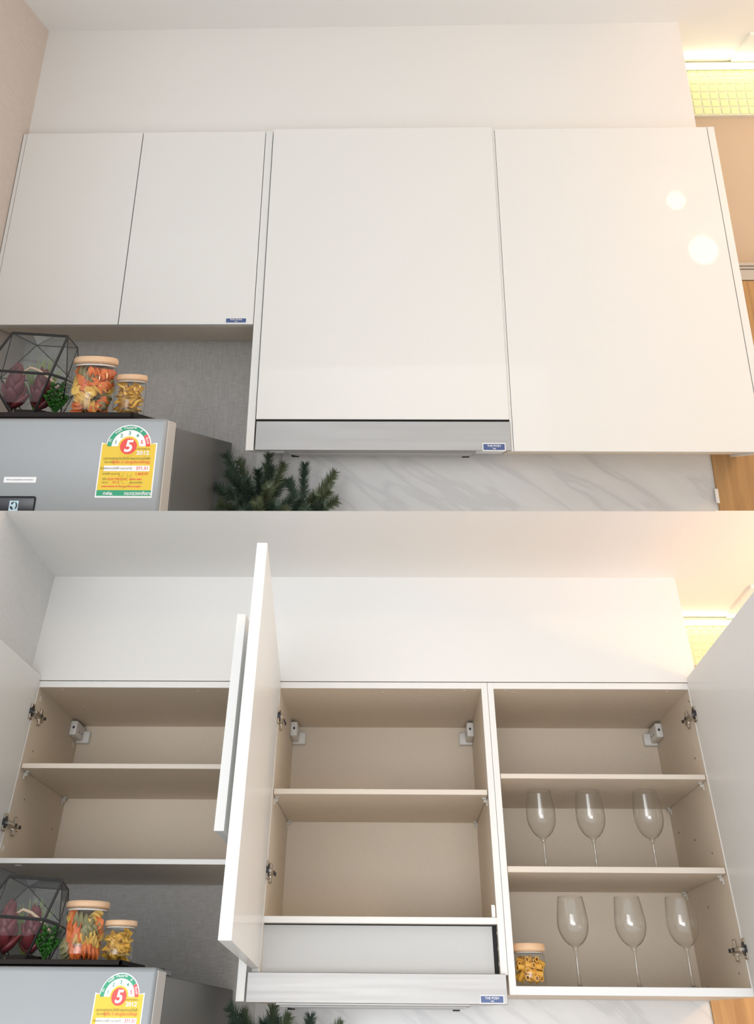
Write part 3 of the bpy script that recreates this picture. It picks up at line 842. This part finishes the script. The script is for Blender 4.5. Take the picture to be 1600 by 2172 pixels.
def farfalle_mesh(L, W):
    bm = bmesh.new(); nx, ny = 8, 6
    for sgn in (0.0, 0.0012):
        g = []
        for i in range(nx + 1):
            u = i / nx * 2 - 1
            wid = 0.35 + 0.65 * abs(u) ** 0.8
            row = []
            for j in range(ny + 1):
                v = j / ny * 2 - 1
                fold = math.cos(v * PI * 1.5) * 0.14 * (1 - abs(u)) * L
                zig = 0.05 * L * (j % 2) * (1 if i == nx else -1 if i == 0 else 0)
                row.append(bm.verts.new((u * L / 2 + zig, v * W / 2 * wid, fold + sgn)))
            g.append(row)
        for i in range(nx):
            for j in range(ny): bm.faces.new((g[i][j], g[i + 1][j], g[i + 1][j + 1], g[i][j + 1]))
    me = bpy.data.meshes.new('farfalle'); bm.to_mesh(me); bm.free()
    return me
def rigatoni_mesh(L, r):
    bm = bmesh.new(); n = 14
    prof = [(r, -L / 2), (r, L / 2), (r * 0.68, L / 2), (r * 0.68, -L / 2)]
    rings = [[bm.verts.new((q * math.cos(2 * PI * k / n), q * math.sin(2 * PI * k / n), z)) for k in range(n)] for q, z in prof]
    for a in range(4):
        A_, B_ = rings[a], rings[(a + 1) % 4]
        for k in range(n): bm.faces.new((A_[k], A_[(k + 1) % n], B_[(k + 1) % n], B_[k]))
    me = bpy.data.meshes.new('rigatoni'); bm.to_mesh(me); bm.free()
    return me

def build_jar(R, x, y, z0, r, hbody, hlid, rl, label):
    t = thing('glass_jar', label, 'jar', R, (x, y, z0))
    prof = [(0, 0.004), (r * 0.90, 0.004), (r * 0.985, 0.010), (r, 0.020), (r, hbody * 0.86), (r * 0.96, hbody * 0.92), (r * 0.88, hbody * 0.955), (r * 0.88, hbody)]
    obj('glass_body', lathe(bmesh.new(), prof, (x, y, z0), 40), 'glass', t, smooth='all')
    ring = [(r * 0.86, hbody * 0.955), (r * 0.90, hbody * 0.96), (r * 0.90, hbody * 0.985), (r * 0.86, hbody * 0.99)]
    obj('seal_ring', lathe(bmesh.new(), ring, (x, y, z0), 40), 'clear_pin', t, smooth='all')
    l = [(0, hbody), (rl * 0.93, hbody), (rl, hbody + hlid * 0.2), (rl, hbody + hlid * 0.7), (rl * 0.95, hbody + hlid * 0.97), (rl * 0.88, hbody + hlid), (0, hbody + hlid)]
    obj('wooden_lid', lathe(bmesh.new(), l, (x, y, z0), 40), 'lid', t, smooth=True)
    return t
def fill(R, x, y, z0, rin, h, kinds, count, size, name, group, mind, flatten=0.0, seed=1, radial=0.25):
    """kinds: list of (mesh, weight, label); separate pieces poured into a jar"""
    rnd = random.Random(seed)
    placed = []
    tries = 0
    while len(placed) < count and tries < 9000:
        tries += 1
        rad = (rin - size * 0.52) * math.sqrt(rnd.random())
        # prefer the outer layer: that is what the glass shows
        if rnd.random() < 0.6: rad = (rin - size * 0.52) * (0.82 + 0.18 * rnd.random())
        a = rnd.random() * 2 * PI
        p = Vector((x + rad * math.cos(a), y + rad * math.sin(a), z0 + size * 0.40 + rnd.random() * (h - size * 0.75)))
        if all((p - q).length > mind for q in placed):
            placed.append(p)
            tan = Vector((-math.sin(a), math.cos(a), 0))
            d = (tan + Vector((0, 0, 1)) * rnd.uniform(-0.9, 0.9) + Vector((math.cos(a), math.sin(a), 0)) * rnd.uniform(-radial, radial)).normalized()
            me, label = rnd.choices([k[0] for k in kinds], [k[1] for k in kinds])[0], None
            label = [k[2] for k in kinds if k[0] is me][0]
            rot = d.to_track_quat('Z' if not flatten else 'X', 'Y').to_matrix().to_4x4()
            rot = rot @ Matrix.Rotation(rnd.random() * 6.28 if not flatten else rnd.uniform(-0.7, 0.7) + PI / 2, 4, 'Z' if not flatten else 'X')
            o = bpy.data.objects.new(name, me); col.objects.link(o)
            o.matrix_world = R.M @ Matrix.Translation(p) @ rot
            tag(o, label, 'pasta', group)
def with_mat(me, m):
    me = me.copy(); me.materials.clear(); me.materials.append(M[m])
    return me

def build_fridge_top(R, k, kz, xj1, xj2, yj, yj2, zf, r1, h1, r2, h2, tray, ter):
    """tray, two pasta jars and terrarium; k: size factor across, kz: upwards"""
    x0, x1, ya, yb = tray
    zf += 0.0008
    t = thing('serving_tray', 'dark wooden tray on top of the %s refrigerator' % R.key, 'tray', R, (x0, ya, zf))
    bm = box((x0, ya, zf), (x1, yb, zf + 0.006 * kz), 0.0015, 1)
    obj('tray_base', bm, 'tray', t)
    for lo, hi in (((x0, ya, zf), (x1, ya + 0.008, zf + 0.0145 * kz)), ((x0, yb - 0.008, zf), (x1, yb, zf + 0.0145 * kz)), ((x0, ya, zf), (x0 + 0.008, yb, zf + 0.0145 * kz)), ((x1 - 0.008, ya, zf), (x1, yb, zf + 0.0145 * kz))):
        obj('tray_rim', box(lo, hi, 0.0015, 1), 'tray', t)
    zs = zf + 0.006 * kz
    build_jar(R, xj1, yj, zs, r1, h1 * 0.885, h1 * 0.115, r1 * 0.985, 'taller glass jar of tricolour fusilli on the %s refrigerator tray' % R.key)
    build_jar(R, xj2, yj2, zs, r2, h2 * 0.865, h2 * 0.135, r2 * 1.0, 'shorter glass jar of bow-tie pasta on the %s refrigerator tray' % R.key)
    fm = fusilli_mesh(0.052 * k, 0.0150 * k)
    kinds = [(with_mat(fm, 'p_orange'), 5, 'orange fusilli spiral in the tall jar on the %s refrigerator' % R.key),
             (with_mat(fm, 'p_yellow'), 4, 'yellow fusilli spiral in the tall jar on the %s refrigerator' % R.key),
             (with_mat(fm, 'p_green'), 3, 'olive green fusilli spiral in the tall jar on the %s refrigerator' % R.key)]
    fill(R, xj1, yj, zs + 0.004, r1 * 0.97, h1 * 0.80, kinds, 38, 0.040 * k, 'fusilli_piece', 'fusilli in the %s tall jar' % R.key, 0.0215 * k, 0, 11 if R is UPP else 12)
    fa = with_mat(farfalle_mesh(0.040 * k, 0.030 * k), 'p_farf')
    fill(R, xj2, yj2, zs + 0.004, r2 * 0.97, h2 * 0.78, [(fa, 1, 'yellow bow-tie pasta in the short jar on the %s refrigerator' % R.key)], 42, 0.036 * k, 'farfalle_piece', 'bow-tie pasta in the %s short jar' % R.key, 0.0125 * k, 1, 5)
    build_terrarium(R, ter, zs, k, kz)

def build_terrarium(R, P, zs, k, kz):
    t = thing('terrarium', 'geometric glass terrarium with black frame on the %s refrigerator' % R.key, 'terrarium', R, (P['f'][0], P['f'][1], zs))
    faces = [('a', 'b', 'c', 'd'), ('d', 'c', 'e', 'f'), ('a', 'b', 'h', 'i'), ('b', 'g', 'c'), ('b', 'h', 'g'), ('d', 'f', 'l'), ('a', 'd', 'l'), ('a', 'l', 'i'),
             ('i', 'h', 'j'), ('h', 'g', 'j'), ('i', 'j', 'l'), ('l', 'j', 'n', 'm'), ('l', 'm', 'f'), ('g', 'j', 'n')]
    edges = {tuple(sorted((f[q], f[(q + 1) % len(f)]))) for f in faces for q in range(len(f))} | {('e', 'f'), ('e', 'n'), ('e', 'g'), ('m', 'n'), ('f', 'm')}
    for f in faces:
        bm = bmesh.new()
        vs_ = [bm.verts.new(P[q]) for q in f]
        bm.faces.new(vs_)
        if len(vs_) == 4: bmesh.ops.triangulate(bm, faces=bm.faces)
        obj('pane', bm, 'pane', t)
    for a, b in sorted(edges):
        bm = bmesh.new()
        cyl(bm, P[a], P[b], 0.0036 * k if 'c' in (a, b) or a in 'abdef' and b in 'abdef' else 0.0014 * k, 6)
        obj('frame_bar', bm, 'frame', t)
    # planting inside
    cx = (P['e'][0] + P['f'][0]) / 2; cy = (P['e'][1] + P['m'][1]) / 2
    zb = zs + 0.003
    bm = bmesh.new()
    pts = [P['f'], P['e'], P['n'], P['m']]
    lo = [bm.verts.new((p[0] * 0.97 + cx * 0.03, p[1] * 0.96 + cy * 0.04, zb)) for p in pts]
    hi = [bm.verts.new((p[0] * 0.99 + cx * 0.01, p[1] * 0.96 + cy * 0.04, zb + 0.016 * kz)) for p in pts]
    bm.faces.new(lo[::-1]); bm.faces.new(hi)
    for q in range(4): bm.faces.new((lo[q], lo[(q + 1) % 4], hi[(q + 1) % 4], hi[q]))
    bmesh.ops.subdivide_edges(bm, edges=bm.edges, cuts=3, use_grid_fill=True)
    rnd = random.Random(3)
    for v in bm.verts: v.co += Vector((0, 0, rnd.uniform(-0.002, 0.002)))
    o = obj('soil_bed', bm, 'soil', None, R, (cx, cy, zb))
    tag(o, 'dark potting soil inside the %s terrarium' % R.key, 'soil', None, 'stuff')
    def leaf(bm, p, d, L, w, th, n=6):
        d = Vector(d).normalized(); s = d.cross(Vector((0, 0, 1)))
        if s.length < 1e-3: s = Vector((1, 0, 0))
        s.normalize(); u = s.cross(d)
        rings = []
        for i in range(n + 1):
            f = i / n; q = math.sin(PI * min(0.97, 0.12 + f * 0.86)) ** 0.7
            c = Vector(p) + d * (L * f) + u * (L * 0.15 * f * f)
            rings.append([bm.verts.new(c + s * (w * q * math.cos(a)) + u * (th * q * math.sin(a))) for a in [2 * PI * j / 8 for j in range(8)]])
        for a, b in zip(rings, rings[1:]):
            for j in range(8): bm.faces.new((a[j], a[(j + 1) % 8], b[(j + 1) % 8], b[j]))
        bm.faces.new(rings[0][::-1]); bm.faces.new(rings[-1])
    zsoil = zb + 0.012 * kz
    # red succulent
    for idx, (dx, dy, sc, nl) in enumerate(((-0.055, -0.015, 1.0, 15), (0.002, 0.02, 0.95, 13))):
        base = Vector((cx + dx * k, cy + dy * k, zsoil))
        s = thing('red_succulent', ('dark red succulent at the front left inside the %s terrarium', 'dark red succulent at the back right inside the %s terrarium')[idx] % R.key, 'plant', R, base)
        bm = bmesh.new(); cyl(bm, base, base + Vector((0, 0, 0.05 * kz * sc)), 0.006 * k, 8)
        obj('stem', bm, 'bark', s)
        for q in range(nl):
            a = q * 2.4; lv = q / nl
            bm = bmesh.new()
            leaf(bm, base + Vector((0, 0, 0.012 * kz + 0.062 * kz * lv * sc)), (math.cos(a) * (1 - 0.6 * lv), math.sin(a) * (1 - 0.6 * lv), 0.55 + lv), 0.052 * k * sc, 0.018 * k * sc, 0.009 * k * sc)
            obj('leaf', bm, 'leaf_red', s, smooth='all')
    # green succulent, right
    base = Vector((P['e'][0] + 0.030 * k, cy + 0.0 * k, zsoil))
    s = thing('green_succulent', 'bright green leafy succulent at the right side of the %s terrarium' % R.key, 'plant', R, base)
    rnd = random.Random(21)
    for b_ in range(7):
        a = b_ * 0.9
        tip = base + Vector((math.cos(a) * 0.030 * k, math.sin(a) * 0.022 * k, (0.028 + 0.05 * rnd.random()) * kz))
        bm = bmesh.new(); cyl(bm, base + Vector((0, 0, -0.004)), tip, 0.0016 * k, 5)
        st = obj('stem', bm, 'leaf_green', s)
        bm = bmesh.new()
        for q in range(14):
            p = base.lerp(tip, 0.25 + 0.75 * q / 13)
            an = q * 2.1
            leaf(bm, p, (math.cos(an), math.sin(an), 0.5), 0.013 * k, 0.0055 * k, 0.002 * k, 4)
        obj('leaf_cluster', bm, 'leaf_green', st, smooth='all')
    # blades
    base = Vector((cx - 0.01 * k, cy + 0.035 * k, zsoil))
    s = thing('grass_tuft', 'pale green bladed plant rising inside the %s terrarium' % R.key, 'plant', R, base)
    for q in range(26):
        a = q * 2.399; sp = 0.25 + 0.75 * ((q * 7) % 10) / 10
        tip = Vector((math.cos(a) * sp * 0.075 * k, math.sin(a) * sp * 0.035 * k, (0.155 - 0.055 * sp) * kz))
        bm = bmesh.new()
        pts = [base + Vector((tip.x * f, tip.y * f, tip.z * (f ** 0.8))) for f in (0, 0.3, 0.6, 0.85, 1)]
        tube(bm, pts, [0.0022 * k, 0.0028 * k, 0.0022 * k, 0.0014 * k, 0.0004], 5)
        obj('blade', bm, 'leaf_blade', s, smooth='all')
    # arched twig
    base = Vector((cx - 0.045 * k, cy - 0.01 * k, zsoil))
    bm = bmesh.new()
    pts = [base + Vector((dx * k, 0, dz * kz)) for dx, dz in ((0.0, 0.0), (0.0, 0.08), (0.006, 0.100), (0.022, 0.110), (0.045, 0.103), (0.075, 0.085), (0.098, 0.066), (0.115, 0.045))]
    tube(bm, pts, 0.0032 * k, 7)
    o = obj('twig', bm, 'twig', None, R, base, smooth='all')
    tag(o, 'pale arched twig above the succulents in the %s terrarium' % R.key, 'twig')

# ------------------------------------------------------------------ fir sprigs
def build_fir(R, f, root, tips, nl, label, seed, rn):
    """f maps (x, z) of the sprig drawing to room x, z"""
    rnd = random.Random(seed)
    rx, rz = root
    bx_, bz_ = f(rx, rz)
    y0 = R.fir_y
    t = thing('fir_bouquet', label, 'plant', R, (bx_, y0, bz_))
    bm = bmesh.new(); tube(bm, [(bx_, y0, bz_ - 0.10), (bx_, y0, bz_ + 0.02)], 0.006, 8)
    obj('stem', bm, 'bark', t)
    for i, (tx, tz, dy) in enumerate(tips):
        px, pz = f(tx, tz)
        a = Vector((bx_, y0, bz_)); e = Vector((px, y0 + dy, pz))
        mid = a.lerp(e, 0.5) + Vector((0, 0, 0.012))
        n = 10
        path = [a.lerp(mid, q / n * 2) if q < n / 2 else mid.lerp(e, q / n * 2 - 1) for q in range(n + 1)]
        # smooth the path
        path = [(path[max(q - 1, 0)] + path[q] * 2 + path[min(q + 1, n)]) / 4 for q in range(n + 1)]
        bm = bmesh.new(); tube(bm, path, [0.0035 - 0.002 * q / n for q in range(n + 1)], 6)
        br = obj('branch', bm, 'bark', t)
        bm = bmesh.new()
        cnt = nl
        for q in range(cnt):
            u = 0.12 + 0.88 * q / cnt
            s = u * n; k0 = min(int(s), n - 1)
            p = path[k0].lerp(path[k0 + 1], s - k0)
            d = (path[k0 + 1] - path[k0]).normalized()
            s1 = d.cross(Vector((0.2, 0.9, 0.3))).normalized(); s2 = d.cross(s1)
            ang = rnd.random() * 2 * PI
            nd = (d * rnd.uniform(0.55, 0.95) + (s1 * math.cos(ang) + s2 * math.sin(ang)) * 0.9).normalized()
            L = rn * rnd.uniform(0.85, 1.2) * (1.0 if u < 0.9 else 0.8)
            w = s1.cross(nd).normalized() * 0.0013
            w2 = nd.cross(w).normalized() * 0.0013
            v0, v1, v2 = bm.verts.new(p + w), bm.verts.new(p - w * 0.5 + w2), bm.verts.new(p - w * 0.5 - w2)
            v3 = bm.verts.new(p + nd * L)
            bm.faces.new((v0, v1, v3)); bm.faces.new((v1, v2, v3)); bm.faces.new((v2, v0, v3))
        o = obj('needles', bm, 'needle_l' if i % 3 == 1 else 'needle', br)
        o['kind'] = 'stuff'

# ------------------------------------------------------------------ wine glasses
def wine_glass_meshes(r, hb, hs):
    """bowl radius r, bowl height hb, stem height hs"""
    bm = bmesh.new()
    n = 44
    prof = [(0.0, 0.0), (0.16, 0.004), (0.42, 0.045), (0.68, 0.13), (0.88, 0.25), (0.98, 0.37), (1.0, 0.46), (0.98, 0.58), (0.93, 0.72), (0.86, 0.88), (0.80, 1.0)]
    lathe(bm, [(r * a, hs + hb * b) for a, b in prof], n=n)
    mb = bpy.data.meshes.new('bowl'); [setattr(f, 'smooth', True) for f in bm.faces]; bm.to_mesh(mb); bm.free(); mb.materials.append(M['crystal'])
    bm = bmesh.new()
    lathe(bm, [(0.0, 0.004), (0.16 * r, 0.006), (0.105 * r, hs * 0.18), (0.085 * r, hs * 0.5), (0.095 * r, hs * 0.85), (0.17 * r, hs * 0.97), (0.26 * r, hs + 0.003)], n=16)
    ms = bpy.data.meshes.new('stem'); [setattr(f, 'smooth', True) for f in bm.faces]; bm.to_mesh(ms); bm.free(); ms.materials.append(M['crystal'])
    bm = bmesh.new()
    lathe(bm, [(0.0, 0.0), (0.62 * r, 0.0), (0.64 * r, 0.0012), (0.40 * r, 0.003), (0.2 * r, 0.0055), (0.0, 0.007)], n=36)
    mf = bpy.data.meshes.new('foot'); [setattr(f, 'smooth', True) for f in bm.faces]; bm.to_mesh(mf); bm.free(); mf.materials.append(M['crystal'])
    bm = bmesh.new()
    lathe(bm, [(0.80 * r - 0.0006, hs + hb), (0.80 * r, hs + hb + 0.0006), (0.80 * r + 0.0006, hs + hb), (0.80 * r, hs + hb - 0.0006), (0.80 * r - 0.0006, hs + hb)], n=44)
    mr = bpy.data.meshes.new('rim'); bm.to_mesh(mr); bm.free(); mr.materials.append(M['crystal'])
    return mb, ms, mf, mr
def build_glasses():
    R = LOW
    up = wine_glass_meshes(0.0480, 0.118, 0.083)
    lo = wine_glass_meshes(0.0475, 0.108, 0.084)
    spots = [(up, 0.540, 0.200, -0.4622, 'leftmost of the three wine glasses on the middle shelf'),
             (up, 0.703, 0.205, -0.4622, 'centre wine glass of the three on the middle shelf'),
             (up, 0.893, 0.205, -0.4622, 'rightmost of the three wine glasses on the middle shelf'),
             (lo, 0.597, 0.150, -0.7107, 'wine glass on the cabinet floor next to the rigatoni jar'),
             (lo, 0.771, 0.150, -0.7107, 'centre wine glass of the three on the cabinet floor'),
             (lo, 0.926, 0.140, -0.7107, 'wine glass on the cabinet floor nearest the lower right hinge')]
    for ms, x, y, z, lab in spots:
        t = thing('wine_glass', lab, 'wine glass', R, (x, y, z), 'wine glasses in the open cabinet')
        for nm, me in zip(('bowl', 'stem', 'foot', 'rim'), ms):
            o = bpy.data.objects.new(nm, me); col.objects.link(o); o.parent = t

# ------------------------------------------------------------------ assemble
build_shell_upper()
build_shell_lower()
build_cabinets_upper()
build_cabinets_lower()
build_tile_strip(UPP, 1.14, 0.372, 0.207, 0.430, 0.0345, 0.0319, 16, 7)
build_tube_lamp(UPP, 1.14, 1.70, 0.331, 0.395, 0.012)
build_tile_strip(LOW, 1.13, 0.470, 0.160, 0.316, 0.0345, 0.0223, 15, 7)
struct('wall_back', box((1.10, 0.49, -0.505), (2.6, 0.598, 0.318)), 'tan', LOW)
build_tube_lamp(LOW, 1.13, 1.66, 0.440, 0.292, 0.009)
build_globe(UPP, 2.005, -2.935, 0.437, 0.09, 'bulb_a', 'larger lamp glow mirrored on the right upper door')
build_globe(UPP, 1.583, -1.976, 0.437, 0.05, 'bulb_a', 'smaller lamp glow mirrored on the right upper door')
build_globe(LOW, 2.05, -0.50, 0.320, 0.09, 'bulb_b', 'amber globe lamp beyond the open right-hand door', 0.53)
build_globe(UPP, 2.15, -0.60, 0.440, 0.07, 'bulb_c', 'warm globe lamp hanging right of the closed cabinets', 0.30)

build_fridge(UPP, -1.215, -0.480, -0.534, -0.451, 0.30, -0.936, -0.951, -1.150,
             (-0.6315, -0.4975, -0.989, -1.106, -0.9545), (-0.853, -0.776, -1.0755, -1.0635), (-1.02, -0.769, -1.150, -1.104, -0.818, -1.1235, 0.0105), False)
build_fridge(LOW, -1.185, -0.475, -0.792, -0.684, 0.57, -0.703, -0.713, -2.488,
             (-0.6045, -0.4950, -0.742, -0.830, -0.715), (-0.80, -0.737, -0.808, -0.800), (-0.93, -0.73, -0.90, -0.825, -0.775, -0.84, 0.009), True)
PA = {'a': (-0.926, -0.47, -0.727), 'b': (-0.779, -0.47, -0.736), 'c': (-0.802, -0.485, -0.830), 'd': (-0.975, -0.485, -0.819), 'e': (-0.842, -0.455, -0.926), 'f': (-0.893, -0.455, -0.926),
      'g': (-0.765, -0.47, -0.841), 'h': (-0.800, -0.33, -0.745), 'i': (-0.915, -0.33, -0.738), 'j': (-0.790, -0.31, -0.840), 'l': (-0.985, -0.36, -0.825), 'm': (-0.905, -0.33, -0.926), 'n': (-0.82, -0.33, -0.926)}
build_fridge_top(UPP, 1.0, 1.0, -0.7145, -0.617, -0.414, -0.405, -0.936, 0.0575, 0.146, 0.0395, 0.105, (-1.10, -0.570, -0.515, -0.29), PA)
def ter_b(p):
    return (-0.765 + (p[0] + 0.802) * 0.90, -0.742 + (p[1] + 0.485) * 1.0, -0.6265 + (p[2] + 0.830) * 0.725)
PB = {q: ter_b(v) for q, v in PA.items()}
build_fridge_top(LOW, 0.92, 0.74, -0.692, -0.605, -0.645, -0.640, -0.703, 0.0530, 0.108, 0.0385, 0.076, (-1.05, -0.560, -0.775, -0.50), PB)

def fm(x, z): return x, z
UPP.fir_y, LOW.fir_y = 0.10, 0.18
def px_u(u, v): return ((u - 800) * 0.00132 - 0.033, -0.974 - (v - 950) * 0.001262)
tipsL = [(478, 962, -0.01), (576, 962, 0.03), (492, 1000, -0.05), (466, 1032, -0.04), (478, 1068, -0.05), (585, 990, 0.03), (562, 998, -0.05), (614, 984, 0.0), (525, 1062, -0.09), (612, 1020, 0.02), (570, 1066, -0.10), (606, 1070, -0.06), (640, 1060, 0.0), (505, 975, 0.04), (500, 1040, -0.08), (540, 1020, -0.08), (590, 1035, -0.08), (545, 1080, -0.12), (470, 1090, -0.02), (630, 1085, -0.05)]
tipsR = [(660, 983, 0.02), (732, 1000, 0.0), (718, 1022, 0.03), (625, 1018, 0.02), (722, 1040, -0.03), (655, 1058, -0.07), (712, 1072, -0.05), (690, 1050, -0.04), (675, 1078, -0.09), (640, 1085, -0.03), (735, 1060, 0.03)]
for R, g in ((UPP, px_u), (LOW, lambda u, v: ((u - 800) * 0.00131 - 0.010, -0.742 - (v - 950) * 0.00086))):
    build_fir(R, g, (565, 1118), tipsL, 420, 'larger dark green fir bouquet beside the %s refrigerator' % R.key, 4, 0.029)
    build_fir(R, g, (660, 1118), tipsR, 380, 'smaller dark green fir bouquet in front of the %s marble wall' % R.key, 9, 0.027)

build_glasses()
build_jar(LOW, 0.4435, 0.050, -0.7107, 0.047, 0.069, 0.0165, 0.0495, 'small glass jar of rigatoni in the open right cabinet')
fill(LOW, 0.4435, 0.050, -0.706, 0.0455, 0.056, [(with_mat(rigatoni_mesh(0.023, 0.0060), 'p_rig'), 1, 'rigatoni tube in the small jar beside the wine glasses')], 60, 0.022, 'rigatoni_piece', 'rigatoni in the small jar', 0.0108, 0, 8, 2.2)

for o in bpy.data.objects:
    if '_b' in o: del o['_b']
